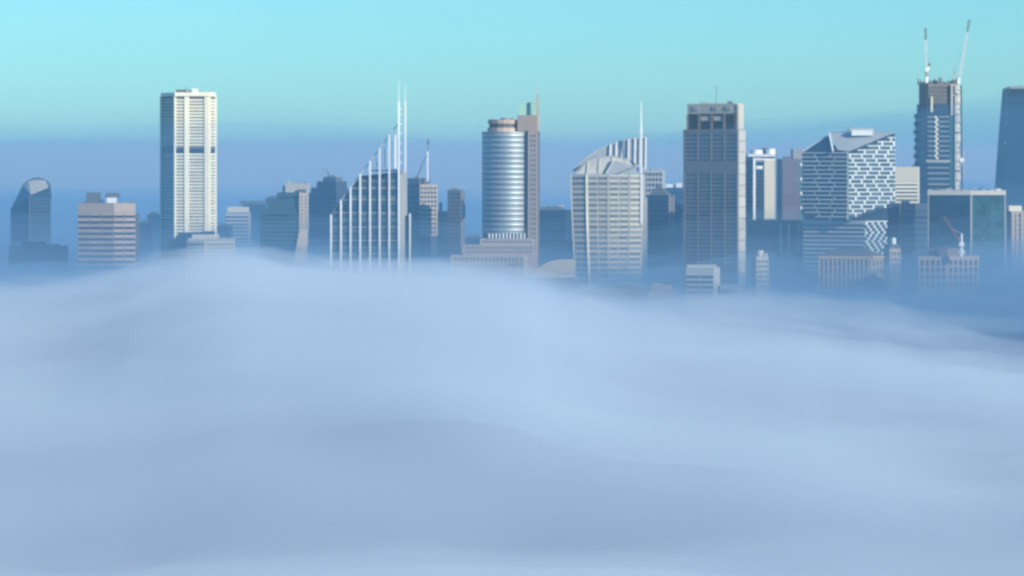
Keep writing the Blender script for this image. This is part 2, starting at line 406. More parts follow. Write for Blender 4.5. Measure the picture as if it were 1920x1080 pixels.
# green building with pale corner pier
t = Thing('stepped_building', 2700, 'stepped green-grey building with a pale flared corner tower and tan top box', 'office building', 532)
t.prism('wall', [(487, 14), (562, 0), (560, 40), (490, 44)], 392, 'tealwall')
t.prism('wall', [(503, 12), (562, 1), (560, 40), (505, 42)], 377, 'tealwall', 391.7)
t.prism('wall', [(519, 10), (562, 2), (560, 40), (520, 40)], 361, 'tealwall', 376.7)
t.hull('corner_tower', [(561, 361, -1), (578, 361, 8), (576, 361, 40), (561, 361, 40), (561, 432, -1), (578, 432, 8), (576, 432, 40), (561, 432, 40)], 'tan')
t.hull('corner_tower', [(560.6, 432.3, -1), (577, 432.3, 8), (576, 432.3, 40), (561, 432.3, 40), (548, 512, -6), (573, 512, 6), (576, 512, 40), (561, 512, 40)], 'tan')
t.block('top_storey', 535, 577, 344, 'pale', 360.7, 5, 26); t.block('plant_room', 559, 573, 355, 'dgrey', 360.7, 2, 2.6)
t.block('chimney', 530, 534, 348, 'dgrey', 360.7, 8, 3)
t.facade((487, 14), (562, 0), 398, 500, 13, split(4, 0.06, 0.02, 0.97), 'tealwall', 'greengl', 0.5, 0.5)
t.facade((519, 10), (562, 2), 364, 390, 3, [(0.04, 0.97)], 'tealwall', 'greengl', 0.5, 0.5)
t.grid((561, -1), (578, 8), 366, 430, 2, 10, 'dgrey', fx=0.5)

# dark stepped tower
t = Thing('dark_tower', 2900, 'dark navy tower with stepped top beside the white-ribbed spire building', 'tower', 612)
t.prism('wall', [(579, 12), (630, 0), (655, 10), (652, 46), (582, 48)], 362, 'navy')
t.prism('wall', [(583, 14), (630, 2), (652, 11), (650, 44), (586, 46)], 352, 'navy', 361.7)
t.prism('wall', [(594, 15), (630, 4), (650, 12), (648, 42), (596, 44)], 340, 'navy', 351.7)
t.prism('top_storey', [(606, 16), (630, 8), (641, 14), (640, 38), (608, 40)], 332, 'dgrey', 339.7)
t.block('rooftop_box', 615, 628, 329, 'dgrey', 331.7, 18, 8)
t.facade((579, 12), (630, 0), 366, 500, 16, split(3, 0.08), 'navy', 'bluegl', 0.45, 0.5)
t.facade((630, 0), (655, 10), 366, 500, 16, split(2, 0.08), 'navy', 'bluegl', 0.45, 0.5)
c = Thing('tower_crane', 2900, 'small crane with a single leaning jib on the dark stepped tower', 'crane', 615, base=t.z(329, 20))
c.bar('mast', (615, 329, 22), (615, 323, 22), 0.9, 'dgrey'); c.bar('jib', (616, 324, 22), (606, 315, 22), 0.6, 'red'); c.block('cab', 614, 617.5, 325, 'dgrey', 327, 20.6, 1)

# white-ribbed building with stepped sloping spire
t = Thing('spire_building', 2340, 'glass tower with tall white ribs climbing in a stepped slope to twin masts', 'tower', 692)
xs = [621, 639.5, 657.5, 675.5, 694, 712, 730, 748]; tops = [402, 375, 351, 326, 302, 278, 253, 190]
v = [(620, 402, 0), (676, 330, 0), (700, 316, 0), (762, 316, 8)]
t.prism('wall', [(620, 0), (640, 0), (658, 0), (676, 0), (750, 0), (763, 12), (763, 44), (640, 44), (622, 44)],
        [404, 378, 354, 330, 322, 322, 322, 380, 404], 'bluegl')
t.prism('corner_pier', [(750.2, -0.5), (763.5, 11.5), (763.5, 20), (751, 20)], 320, 'grey')
for x, y in zip(xs, tops):
    a = t.q(x - 1.7, -1); b = t.q(x + 1.7, -1)
    t.piece('rib', a, b, 0, 1, 0.0, t.z(y), 1.4, 'white')
a, b = t.q(758.5, -1), t.q(762, -1)
t.piece('rib', a, b, 0, 1, t.z(322), t.z(190), 1.4, 'white'); t.bar('mast', (748, 190, -1.5), (748, 152, -1.5), 0.55, 'white', w2=0.3); t.bar('mast', (760, 190, -1.5), (760, 160, -1.5), 0.55, 'white', w2=0.3)
for x, y0, y1 in ((705, 303, 314), (723, 278, 314), (741.5, 253, 316)):
    t.bar('rib', (x, y1, 14), (x, y0, 14), 1.7, 'white')
for (xa, ya), (xb, yb) in zip(list(zip(xs, tops))[:-1], list(zip(xs, tops))[1:]):
    yb2 = 229 if xb == 748 else yb
    t.bar('sloping_rail', (xa, ya + 1, 1.2), (xb, yb2 + 1, 1.2), 0.8, 'pale')
for y in (204, 215, 232, 250, 268, 286, 304): t.bar('rung', (748, y, -1), (760, y, -1), 0.5, 'white')
t.block('top_storey', 694, 748, 318, 'dgrey', 321.7, 6, 24)
F0, F1 = t.q(620, 0), t.q(750, 0)
for y, xl in ((352, 659), (374, 642), (398, 624), (425, 621), (450, 621), (476, 621)):
    t.piece('floor_band', F0, F1, (xl - 620) / 130, 0.985, t.z(y + 1.6), t.z(y), 0.5, 'grey')
for i in range(7):
    x0, x1 = xs[i] + 2.4, xs[i + 1] - 2.4; k = 0
    while True:
        y = 336 + 10.4 * k; k += 1
        if y > 500: break
        if y < tops[i] + 6: continue
        t.piece('window', F0, F1, (x0 - 620) / 130, (x1 - 620) / 130, t.z(y + 6.5), t.z(y), 0.15, 'tealwin' if k % 3 else 'bluegl')
t.piece('rib', t.q(767.5, 6), t.q(770.2, 6), 0, 1, 0, t.z(400, 6), 1.2, 'white')
t.block('side_wing', 763.6, 772, 404, 'navy', None, 8, 25)

# tower behind with pale grid and white A-frame
t = Thing('gridded_tower', 2800, 'dark-roofed tower with a pale window grid on its right and white flag mast', 'tower', 792)
t.prism('wall', [(760, 8), (787, 0), (820, 6), (818, 40), (764, 44)], 346, 'navy')
t.prism('roof', [(764, 12), (787, 5), (806, 9), (804, 36), (768, 38)], 334, 'dgrey', 345.7)
t.piers((787, 0), (820, 6), 346, 442, [(0, 1)], 'tan', 0.5, 'wall_panel')
t.grid((787, -0.5), (820, 5.5), 349, 440, 5, 11, 'glass', fx=0.62, fy=0.6, out=0.15)
t.facade((760, 8), (787, 0), 352, 500, 14, [(0.05, 0.95)], 'navy', 'bluegl', 0.5, 0.4)
t.block('rooftop_box', 776, 784, 330, 'pale', 333.7, 14, 6)
t.bar('mast', (802, 340, 2), (802, 284, 2), 1.5, 'white'); t.bar('mast', (802, 284, 2), (802, 262, 2), 0.5, 'dgrey')
t.bar('mast_stay', (802, 286, 2), (793, 306, 8), 1.0, 'white'); t.bar('mast_stay', (795, 300, 8), (781, 335, 14), 0.9, 'dgrey')
fl = [t.p(x, y, o) for x, y, o in ((801, 260, 2), (804, 263, 3), (804.5, 272, 3), (801, 270, 2))]
t.add('flag', [q + Vector((0, dy, 0)) for dy in (0, 0.25) for q in fl], BOXF, 'navy')

t = Thing('slim_tower', 2750, 'slim brown tower with faceted right side rising from mist left of the curved glass tower', 'tower', 855)
t.prism('wall', [(839, 5), (864, 0), (871, 9), (872, 26), (842, 30)], 356, 'brown')
t.hull('bay', [(866, 372, 1), (873, 385, 9), (873, 405, 9), (866, 415, 1), (866, 372, 12), (866, 415, 12)], 'navy')
t.grid((839, 5), (864, 0), 360, 480, 5, 16, 'glass'); t.block('rooftop_box', 846, 858, 353, 'brown', 355.7, 10, 8)
t = Thing('low_building', 2850, 'small dark block with a thin chimney box between the gridded tower and slim brown tower', 'building', 830, 'low dark buildings in the mist')
t.block('wall', 818, 840, 396, 'navy', None, 0, 22); t.block('chimney', 823, 829, 380, 'navy', 395.7, 4, 6)
t.grid((818, 0), (840, 0), 400, 480, 4, 9, 'bluegl')

# curved glass tower with stone crown and stepped podium
t = Thing('curved_glass_tower', 2350, 'curved silver glass tower with pink stone spine, green roof sail and stepped base', 'tower', 950)
cx0, rx = 949.5, 46.0; NSEG = 20
def arc(k, r=1.0):
    th = math.pi * (1 - k / NSEG)
    return t.q(cx0 + rx * r * math.cos(th), 24 - 22 * r * math.sin(th))
pl = [arc(k, 0.985) for k in range(NSEG + 1)]
def arc_solid(name, z0, z1, r, m, smooth_=True):
    p_ = [arc(k, r) for k in range(NSEG + 1)]; n = NSEG + 1
    v = [Vector((q.x, q.y, z0)) for q in p_] + [Vector((q.x, q.y, z1)) for q in p_]
    fcs = [(i, i + 1, n + i + 1, n + i) for i in range(n - 1)] + [(n - 1, 0, n, 2 * n - 1), tuple(range(n - 1, -1, -1)), tuple(range(n, 2 * n))]
    o = t.add(name, v, fcs, m)
    if smooth_:
        for i, pp in enumerate(o.data.polygons): pp.use_smooth = i < n - 1
    return o
zt, zb = t.z(250), t.z(438); NF = 19; ph = (zt - zb) / NF
arc_solid('wall', t.z(447), zt - 0.4, 0.97, 'bluegl')
for k in range(NF):
    z1 = zt - k * ph
    arc_solid('glass_band', z1 - ph * 0.72, z1, 1.0, 'silver')
    arc_solid('floor_band', z1 - ph + 0.02, z1 - ph * 0.72 - 0.02, 0.985, 'silverdk')
arc_solid('parapet', zt + 0.05, t.z(247), 1.01, 'silver')
t.prism('stone_spine', [(990, 6), (1008, 4), (1012, 14), (1012, 44), (905, 48), (905, 30), (985, 30)], 246, 'pink')
t.prism('stone_spine', [(970, 10), (1008, 5), (1011, 14), (1010, 36), (972, 36)], 216, 'pink', 245.7)
# stone drum under the crown
def ell(tt, name, x0, x1, y0, y1, off, dep, m):
    c_, r_ = (x0 + x1) / 2, (x1 - x0) / 2; n = 16
    v = []
    for y in (y1, y0):
        for i in range(n):
            a_ = 2 * math.pi * i / n
            q = tt.q(c_ + r_ * math.cos(a_), off + dep / 2 + dep / 2 * math.sin(a_)); q.z = tt.z(y, off); v.append(q)
    return tt.add(name, v, [(i, (i + 1) % n, n + (i + 1) % n, n + i) for i in range(n)] + [tuple(range(n - 1, -1, -1)), tuple(range(n, 2 * n))], m)
ell(t, 'drum', 915, 974, 224, 232, 8, 26, 'pink'); ell(t, 'drum', 917, 972, 232.3, 239, 9, 24, 'dgrey'); ell(t, 'drum', 914, 974, 239.3, 246.7, 7.5, 27, 'pink')
ell(t, 'rooftop_box', 938, 962, 221, 223.7, 14, 12, 'grey')
t.hull('roof_sail', [(974, 195, 16), (1006, 190, 16), (1006, 215.7, 16), (972, 215.7, 16), (974, 195, 19), (1006, 190, 19), (1006, 215.7, 19), (972, 215.7, 19)], 'green')
t.bar('corner_pier', (1008, 246, 10), (1008, 178, 10), 2.2, 'pink', w2=1.4); t.bar('mast', (1006.5, 180, 10), (1005.5, 156, 10), 0.8, 'pale', w2=0.3)
t.grid((993, 5.7), (1006, 4.2), 250, 470, 2, 24, 'dgrey', fx=0.5, fy=0.5, out=0.12)
t.piers((1008, 4), (1012, 14), 246, None, [(0.1, 0.9)], 'dgrey', 0.2, 'side_shade')  # dark strip standing in for the shade along the spine's right edge
t.prism('podium', [(900, 3), (1000, 0), (1004, 10), (1002, 46), (898, 46)], 447, 'pink')
t.prism('podium', [(868, 0), (1002, -3), (1002, 2), (1000, 44), (870, 44)], 459, 'pink')
t.prism('podium', [(845, -4), (985, -8), (988, -2), (990, 40), (848, 40)], 478, 'pink')
for i in range(11):
    x = 916 + i * 6.6; t.piece('column', t.q(x, 2.3 - i * 0.05), t.q(x + 2.8, 2.2 - i * 0.05), 0, 1, t.z(447), t.z(437.5), 1.2, 'white')
t.grid((868, 0), (1002, -3), 461, 476, 20, 2, 'dgrey', fy=0.5); t.grid((900, 3), (1000, 0), 449, 458, 16, 1, 'dgrey', fy=0.5)
t.grid((845, -4), (985, -8), 481, 516, 18, 3, 'dgrey', fx=0.45, fy=0.75)

t = Thing('dark_block', 2800, 'dark blue flat-topped office block between the curved glass tower and the sail-topped tower', 'office building', 1042)
t.prism('wall', [(1008, 2), (1060, 0), (1074, 8), (1072, 40), (1010, 40)], 394, 'navy')
t.block('top_storey', 1014, 1056, 388, 'dgrey', 393.7, 5, 26); t.block('plant_room', 1048, 1058, 385, 'pale', 387.7, 8, 6)
t.facade((1008, 2), (1060, 0), 398, 500, 11, split(4, 0.05), 'navy', 'bluegl', 0.45, 0.4)

t = Thing('arched_hall', 2280, 'low hall with a long arched tan roof and pale fascia', 'hall', 1038)
pr = [(998, 514), (1003, 508), (1012, 500), (1024, 493), (1038, 488.5), (1052, 486.5), (1066, 486), (1078, 487)]
n = len(pr)
v = [t.p(x, y, o) for o in (0, 34) for x, y in pr] + [t.p(x, 515, o) for o in (0, 34) for x, y in pr]
fc = [(i, i + 1, n + i + 1, n + i) for i in range(n - 1)] + [(2 * n + i, 2 * n + i + 1, i + 1, i) for i in range(n - 1)] + [(n + i, n + i + 1, 3 * n + i + 1, 3 * n + i) for i in range(n - 1)]
fc += [(0, n, 3 * n, 2 * n), (2 * n - 1, n - 1, 3 * n - 1, 4 * n - 1)]
t.add('roof', v, fc, 'tan')
t.block('fascia', 996, 1079, 515.3, 'pale', 521, -1, 36); t.block('wall', 999, 1077, 521.3, 'brown', None, 1, 32)
t.grid((999, 1), (1077, 1), 524, 550, 12, 2)

# bowed white tower with glass sail
t = Thing('sail_tower', 2490, 'bowed pale tower narrowing downward with a ribbed glass sail and a thin white mast', 'tower', 1140)
TP = [(1071, 6), (1100, 1.5), (1140, -1), (1180, 2), (1206, 9)]; BT = [(1082, 6), (1106, 1.5), (1140, -1), (1176, 2), (1198, 9)]
ZT, ZB = 327.0, 540.0
def ring(y):
    k = (y - ZT) / (ZB - ZT); k = k * k * 0.85 + 0.15 * k
    return [(a[0] + (b[0] - a[0]) * k, a[1]) for a, b in zip(TP, BT)]
rows = [ZT + (ZB - ZT) * i / 6 for i in range(7)] + [780]
vv, ff = [], []
for y in rows:
    rg = ring(min(y, ZB)); rg = rg + [(rg[-1][0] + 5, 30), (rg[0][0] + 2, 44)]
    vv += [t.p(x, y, o) for x, o in rg]
for j in range(len(rows) - 1):
    for i in range(7): ff.append((j * 7 + i, (j + 1) * 7 + i, (j + 1) * 7 + (i + 1) % 7, j * 7 + (i + 1) % 7))
ff.append(tuple(range(7)))
t.add('wall', vv, ff, 'grey')
NFL = 21; pitch = (ZB - ZT) / NFL
for k in range(NFL):
    y = ZT + k * pitch; rg = ring(y + pitch / 2)
    for i in range(4):
        A_, B2 = t.q(*rg[i]), t.q(*rg[i + 1])
        for t0, t1 in (((0.06, 0.94),) if i in (0, 3) else ((0.05, 0.48), (0.53, 0.95))):
            t.piece('spandrel', A_, B2, t0, t1, t.z(y + pitch * 0.46), t.z(y + 0.3), 0.55, 'lightstone')
            t.piece('window', A_, B2, t0, t1, t.z(y + pitch * 0.97), t.z(y + pitch * 0.5), 0.12, 'window')
for i in range(5):
    for j in range(6):
        (x0, o0), (x1, o1) = ring(rows[j])[i], ring(rows[j + 1])[i]
        t.bar('rib', (x0, rows[j], o0 - 0.2), (x1, rows[j + 1], o1 - 0.2), 1.8 if i == 1 else 1.1, 'white_concrete' if i == 1 else 'lightstone')
for i, f_ in ((1, 0.5), (2, 0.5)):
    for j in range(6):
        ra, rb = ring(rows[j]), ring(rows[j + 1])
        t.bar('rib', ((ra[i][0] + ra[i + 1][0]) / 2, rows[j], (ra[i][1] + ra[i + 1][1]) / 2), ((rb[i][0] + rb[i + 1][0]) / 2, rows[j + 1], (rb[i][1] + rb[i + 1][1]) / 2), 0.9, 'lightstone')
# sail: a curved pale sheet from the left shoulder up to the right
sail_top = [(1074, 320), (1086, 308), (1100, 296), (1118, 284), (1138, 274), (1158, 266.5), (1180, 261), (1200, 258.5), (1213, 258)]
sail_bot = [(1078, 322), (1092, 316), (1108, 311), (1126, 306), (1146, 302), (1164, 302), (1182, 304), (1200, 310), (1213, 318)]
def sheet(T, name, a, b, m, oa, ob, th=0.6):
    n = len(a); v = []
    for dy in (0, th):
        v += [T.p(x, y, oa(i) + dy) for i, (x, y) in enumerate(a)] + [T.p(x, y, ob(i) + dy) for i, (x, y) in enumerate(b)]
    f_ = []
    for i in range(n - 1):
        f_ += [(i, n + i, n + i + 1, i + 1), (2 * n + i + 1, 3 * n + i + 1, 3 * n + i, 2 * n + i), (i, i + 1, 2 * n + i + 1, 2 * n + i), (n + i + 1, n + i, 3 * n + i, 3 * n + i + 1)]
    f_ += [(0, 2 * n, 3 * n, n), (n - 1, 2 * n - 1, 4 * n - 1, 3 * n - 1)]
    return T.add(name, v, f_, m)
sail_o = sheet(t, 'sail', sail_top, sail_bot, 'roofgrey', lambda i: 22, lambda i: 20)
for i, (x, yt, yb) in enumerate(((1144, 271, 300), (1155, 267.5, 300), (1166, 264, 301), (1178, 261.5, 303), (1190, 259.5, 306), (1200, 258.5, 312), (1210, 257.5, 318))):
    t.bar('sail_rib', (x, yb, 18.6), (x + 1, yt, 20.6), 1.5, 'white', sail_o)
for a, b in zip(sail_top, sail_top[1:]): t.bar('sail_edge', (a[0], a[1], 21.5), (b[0], b[1], 21.5), 0.8, 'lightstone', sail_o)
# glazed lantern roof under the sail
lb = [(1080, 326), (1100, 326), (1122, 326), (1146, 326), (1170, 326), (1196, 326)]; lt = [(1082, 319), (1102, 303), (1124, 295), (1148, 292), (1172, 297), (1196, 310)]
lant = sheet(t, 'lantern_roof', lt, lb, 'pale', lambda i: 14, lambda i: 7)
for (xa, ya), (xb, yb) in zip(lt, lb): t.bar('rafter', (xa, ya, 13.5), (xb, yb, 6.4), 0.6, 'lightstone', lant)
for (a, b) in zip(lt, lt[1:]): t.bar('rafter', (a[0], a[1], 13.5), (b[0], b[1], 13.5), 0.6, 'lightstone', lant)
t.hull('lantern_gable', [(1136, 326, 4), (1152, 300, 9), (1192, 312, 9), (1196, 326, 5), (1152, 306, 12), (1192, 316, 12), (1196, 326, 10)], 'roofgrey')
t.bar('rafter', (1136, 326, 3.4), (1152, 299, 8.4), 1.0, 'lightstone'); t.bar('rafter', (1150, 328, 2.5), (1190, 313, 8), 1.0, 'dgrey')
t.bar('mast', (1202.5, 420, 7), (1202.5, 240, 7), 1.9, 'white'); t.bar('mast', (1202.5, 240, 7), (1202.5, 190, 7), 1.3, 'white', w2=0.5)

t = Thing('gridded_block', 2900, 'pale building with a square white window grid peeping from behind the sail-topped tower', 'office building', 1230)
t.prism('wall', [(1200, 0), (1243, 0), (1247, 30), (1204, 30)], 319, 'pale'); t.grid((1200, 0), (1243, 0), 322, 372, 6, 5, 'glass', fx=0.7, fy=0.6)
t = Thing('hazy_building', 3200, 'distant blue block with small white rooftop plant right of the pointed dark tower', 'building', 1266, 'faint buildings in the haze')
t.block('wall', 1244, 1284, 352, 'navy', None, 0, 26); t.block('plant_room', 1248, 1262, 345, 'white', 351.7, 4, 8); t.block('plant_room', 1268, 1279, 343, 'white', 351.7, 5, 8)
t.block('chimney', 1262.5, 1266, 347, 'dgrey', 351.7, 6, 5); t.grid((1244, 0), (1284, 0), 356, 440, 6, 9, 'bluegl')

t = Thing('pointed_tower', 2560, 'dark blue tower with a small pointed gable roof between the sail tower and brown tower', 'tower', 1238)
t.prism('wall', [(1214, 6), (1253, 0), (1264, 12), (1262, 38), (1218, 40)], 366, 'navy')
t.hull('roof', [(1217, 365.7, 7), (1252, 365.7, 2), (1260, 365.7, 12), (1260, 365.7, 36), (1220, 365.7, 36), (1234, 346, 12), (1236, 346, 24)], 'dgrey')
t.facade((1214, 6), (1253, 0), 372, 545, 20, split(3, 0.1), 'navy', 'bluegl', 0.5, 0.4)
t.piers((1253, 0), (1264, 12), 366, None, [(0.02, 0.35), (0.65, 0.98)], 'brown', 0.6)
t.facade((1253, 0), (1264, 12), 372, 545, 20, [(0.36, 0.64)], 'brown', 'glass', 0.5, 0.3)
t = Thing('slim_tower', 2620, 'narrow dark slab with brown lit edge squeezed beside the tall brown tower', 'tower', 1273)
t.prism('wall', [(1262, 4), (1275, 0), (1285, 8), (1285, 30), (1264, 30)], 382, 'navy')
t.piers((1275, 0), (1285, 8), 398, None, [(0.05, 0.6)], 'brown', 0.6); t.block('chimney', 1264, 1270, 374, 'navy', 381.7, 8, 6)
t.facade((1262, 4), (1275, 0), 388, 540, 16, [(0.1, 0.95)], 'navy', 'bluegl', 0.5, 0.3)

# tall brown tower
t = Thing('brown_tower', 2300, 'tall flat-topped brown concrete tower with four dark openings under its crown', 'tower', 1340)
f0, f1, f2 = (1282, 22), (1384, 0), (1397, 12)
t.prism('wall', [f0, f1, f2, (1397, 44), (1288, 50)], 243, 'brown')
t.prism('crown', [(1289, 22.5), (1379, 3), (1389, 13), (1389, 40), (1293, 46)], 214, 'brown', 242.7)
t.prism('crown', [(1288.5, 21.8), (1382, 2), (1394, 12), (1394, 42), (1292, 47)], 195, 'pale', 213.7)
t.prism('corner_pier', [(1381.5, 1.5), (1385, 1.0), (1394.5, 11.5), (1394.5, 20), (1384, 20)], 196, 'pale', 243.2)
c0, c1 = (1289, 22.5), (1379, 3)
A_, B_ = t.q(*c0), t.q(*c1)
for i, (t0, t1) in enumerate(((0.02, 0.225), (0.265, 0.485), (0.53, 0.745), (0.79, 0.985))):
    t.piece('crown_opening', A_, B_, t0, t1, t.z(242), t.z(215), 0.25, 'glass')
    if i in (1, 2): t.piece('opening_panel', A_, B_, t0 + 0.02, t1 - 0.02, t.z(226), t.z(217.5), 0.6, 'pale')
for t0, t1 in ((-0.005, 0.02), (0.225, 0.265), (0.485, 0.53), (0.745, 0.79), (0.985, 1.0)): t.piece('pier', A_, B_, t0, t1, t.z(242.6), t.z(213.9), 1.1, 'brown')
for x in (1306, 1343, 1367): t.piece('parapet_notch', t.q(x - 7, 21.6 - (x - 7 - 1289) * 0.212), t.q(x + 3, 21.6 - (x + 3 - 1289) * 0.212), 0, 1, t.z(206), t.z(199), 0.5, 'grey')
bays = [(0.03, 0.25), (0.275, 0.495), (0.52, 0.74), (0.765, 0.97)]
t.facade(f0, f1, 249, 302, 7, bays, 'brown', 'brownwin', 0.55, 0.7)
t.piers(f0, f1, 301.7, 322, [(0.0, 1.0)], 'brown', 0.8, 'blank_band')
t.facade(f0, f1, 322.5, 556, 31, bays, 'brown', 'brownwin', 0.55, 0.7)
t.piers(f0, f1, 248.7, 302, [(0, 0.03), (0.25, 0.275), (0.495, 0.52), (0.74, 0.765), (0.97, 1)], 'brown', 1.0)
t.piers(f0, f1, 322.3, None, [(0, 0.03), (0.25, 0.275), (0.495, 0.52), (0.74, 0.765), (0.97, 1)], 'brown', 1.0)
t.piers(f0, f1, 242.9, 248.8, [(0, 1)], 'brown', 1.1, 'cornice')
t.facade(f1, f2, 244, 556, 15, [(0.02, 0.98)], 'pale', 'pale', 0.94, 0.5, sname='wall_panel', win=False)  # sunlit side put into the colour: paler stone than the brown front
t.bar('antenna', (1343, 195, 24), (1343, 160, 24), 0.35, 'dgrey'); t.block('plant_room', 1366, 1374, 190, 'dgrey', 194.7, 14, 6); t.block('plant_room', 1318, 1336, 192, 'grey', 194.7, 18, 10)

# white-roofed building
t = Thing('white_roofed_tower', 2650, 'slim tower with a lumpy white roof, dark window shaft and a blank cream panel', 'tower', 1428)
t.prism('wall', [(1396, 10), (1412, 0), (1455, 3), (1455, 36), (1400, 40)], 294, 'grey')
t.block('roof', 1403, 1456, 289, 'white', 293.7, -1, 34)
ell(t, 'roof_tank', 1406, 1430, 281, 288.7, 6, 16, 'white'); ell(t, 'roof_tank', 1436, 1454, 279, 288.7, 8, 14, 'white'); t.block('rooftop_box', 1428, 1440, 277, 'dgrey', 288.7, 18, 6)
fa, fb = (1412, 0), (1455, 3)
t.piers(fa, fb, 297, 413, [(0.0, 0.09)], 'white', 0.8, 'column'); t.piers(fa, fb, 300, 410, [(0.48, 0.93)], 'cream', 0.9, 'blank_panel')
t.piers(fa, fb, 297, 300, [(0.1, 1)], 'white', 0.6, 'lintel'); t.facade(fa, fb, 303, 412, 14, [(0.12, 0.45)], 'navy', 'glass', 0.4, 0.25)
t.piers(fa, fb, 311, 317, [(0.14, 0.42)], 'white', 0.7, 'balcony'); t.facade((1396, 10), (1412, 0), 300, 412, 14, [(0.1, 0.9)], 'navy', 'glass', 0.5, 0.3)
t.piers(fa, fb, 412.3, 416, [(0, 1)], 'white', 0.7, 'sill')

t = Thing('purple_block', 2540, 'blank purple-grey slab tower left of the lattice-faced building', 'tower', 1480)
t.prism('wall', [(1456, 10), (1466, 0), (1498, 0), (1509, 6), (1509, 32), (1460, 34)], 298, 'purple')
t.facade((1466, 0), (1498, 0), 301, 408, 5, [(0.04, 0.96)], 'purple', 'purple', 0.97, 0.3, sname='wall_panel', win=False)
t.piers((1498, 0), (1509, 6), 300, None, [(0.05, 0.9)], 'tealwall', 0.5, 'corner_strip'); t.block('top_storey', 1487, 1511, 279, 'grey', 297.7, 10, 20)
t.block('rooftop_box', 1470, 1484, 293, 'purple', 297.7, 8, 10); t.bar('antenna', (1455, 300, 8), (1455, 281, 8), 0.7, 'dgrey')
A_, B_ = t.q(1498, 0), t.q(1509, 6)
for k in range(12): t.piece('window', A_, B_, 0.2, 0.75, t.z(311 + k * 9), t.z(306 + k * 9), 0.6, 'white' if k % 3 == 0 else 'greengl')

t = Thing('piped_block', 2500, 'dark blue block with three upright white pipes below the purple slab', 'building', 1452)
t.prism('wall', [(1402, 6), (1456, 0), (1512, 4), (1512, 36), (1404, 40)], 413, 'navy')
for x in (1464, 1479, 1498): t.bar('pipe', (x, 476, -0.6), (x, 420, -0.6), 1.5, 'white')
t.facade((1402, 6), (1456, 0), 420, 540, 12, split(4, 0.07), 'navy', 'bluegl', 0.5, 0.5)
t.facade((1456, 0), (1512, 4), 420, 540, 12, [(0.02, 0.12), (0.17, 0.38), (0.44, 0.72), (0.78, 0.98)], 'navy', 'bluegl', 0.5, 0.4)

# lattice-faced building
t = Thing('lattice_building', 2420, 'white lattice-faced building of two offset volumes with zigzag fins and sloping grey roof', 'office building', 1590)
a0, a1, a2 = (1504, 20), (1590, 0), (1678, 24)
t.hull('upper_volume', [(a0[0], 284, 20), (1590, 285, 0), (1678, 250, 24), (1678, 386, 24), (1590, 416, 0), (1504, 404, 20),
                        (1600, 262, 62), (1600, 395, 62), (1525, 284, 60), (1525, 404, 60)], 'glass')
t.prism('lower_volume', [(1506, 24), (1620, 2), (1662, 22), (1655, 60), (1515, 60)], 416, 'glass')
t.prism('recess', [(1507, 38), (1600, 16), (1664, 30), (1660, 58), (1520, 58)], 372, 'glass', 415.7)
t.hull('roof', [(1592, 284, 0.5), (1677, 248.5, 24), (1678, 247, 24), (1594, 282, 0.5), (1562, 247, 40), (1570, 281, 2), (1670, 247, 40), (1556, 250, 30)], 'roofgrey')
t.hull('roof_edge', [(1502, 285, 20), (1506, 282, 19), (1558, 248, 30), (1561, 248, 28), (1505, 285, 20)], 'white')
t.hull('roof_gable', [(1508, 284, 19), (1560, 284, 6), (1556, 252, 26), (1560, 284, 40), (1520, 284, 30)], 'navy')
t.bar('roof_edge', (1555, 250, 24), (1562, 284, 3), 1.4, 'white')
t.block('plant_room', 1597, 1636, 244, 'white', 254, 17, 10); t.block('plant_room', 1592, 1640, 240, 'roofgrey', 246, 30, 8)
A_, B_ = t.q(*a0), t.q(*a1); rows_ = 16; p0, p1 = 285.0, 413.0; pp = (p1 - p0) / rows_
for k in range(rows_):
    y = p0 + k * pp
    t0s = max(0.0, (y + 7.6 - 404) / 12)
    if t0s > 0.9: continue
    cuts = [t0s, 0.34 + 0.05 * ((k * 7) % 3 - 1), 0.67 + 0.05 * ((k * 5) % 3 - 1), 1.0]
    for c0_, c1_ in zip(cuts, cuts[1:]):
        if c1_ - c0_ < 0.05: continue
        t.piece('sunshade', A_, B_, c0_ + 0.004, c1_ - 0.004, t.z(y + 2.9), t.z(y), 1.1, 'louvre')
        t.piece('window', A_, B_, c0_ + 0.02, c1_ - 0.02, t.z(y + 7.2), t.z(y + 3.6), 0.15, 'tealwin')
        t.piece('fin', A_, B_, c1_ - 0.018, c1_ + 0.003, t.z(y + pp), t.z(y + 2.95), 0.75, 'louvre')
A_, B_ = t.q(*a1), t.q(*a2); tri = [0, 1, 2, 3, 2, 1]
k = -5
def face_rng(y0, y1):                                  # where the slanted top and foot cut a row
    lo, hi = 0.0, 1.0
    if y0 < 287: lo = (287 - y0) / 37.0
    if y1 > 385: hi = 1 - (y1 - 385) / 30.0
    return max(0, lo), min(1, hi)
for k in range(-5, 17):
    y = 288 + k * 7.9; lo, hi = face_rng(y, y + 8)
    if hi - lo < 0.06: continue
    t.piece('sunshade', A_, B_, lo, hi, t.z(y + 2.2), t.z(y), 1.0, 'louvre')
    for j in range(-1, 6):
        c0_ = (j * 0.25 + 0.0625 * tri[(k + 6) % 6])
        if lo <= c0_ and c0_ + 0.05 <= hi: t.piece('fin', A_, B_, c0_, c0_ + 0.042, t.z(y + 7.9), t.z(y + 2.25), 1.3, 'louvre')
        w0, w1 = max(lo, c0_ + 0.06), min(hi, c0_ + 0.245)
        if w1 - w0 > 0.05: t.piece('window', A_, B_, w0, w1, t.z(y + 7.6), t.z(y + 2.6), 0.2, 'tealwin')
A_, B_ = t.q(1506, 24), t.q(1620, 2)
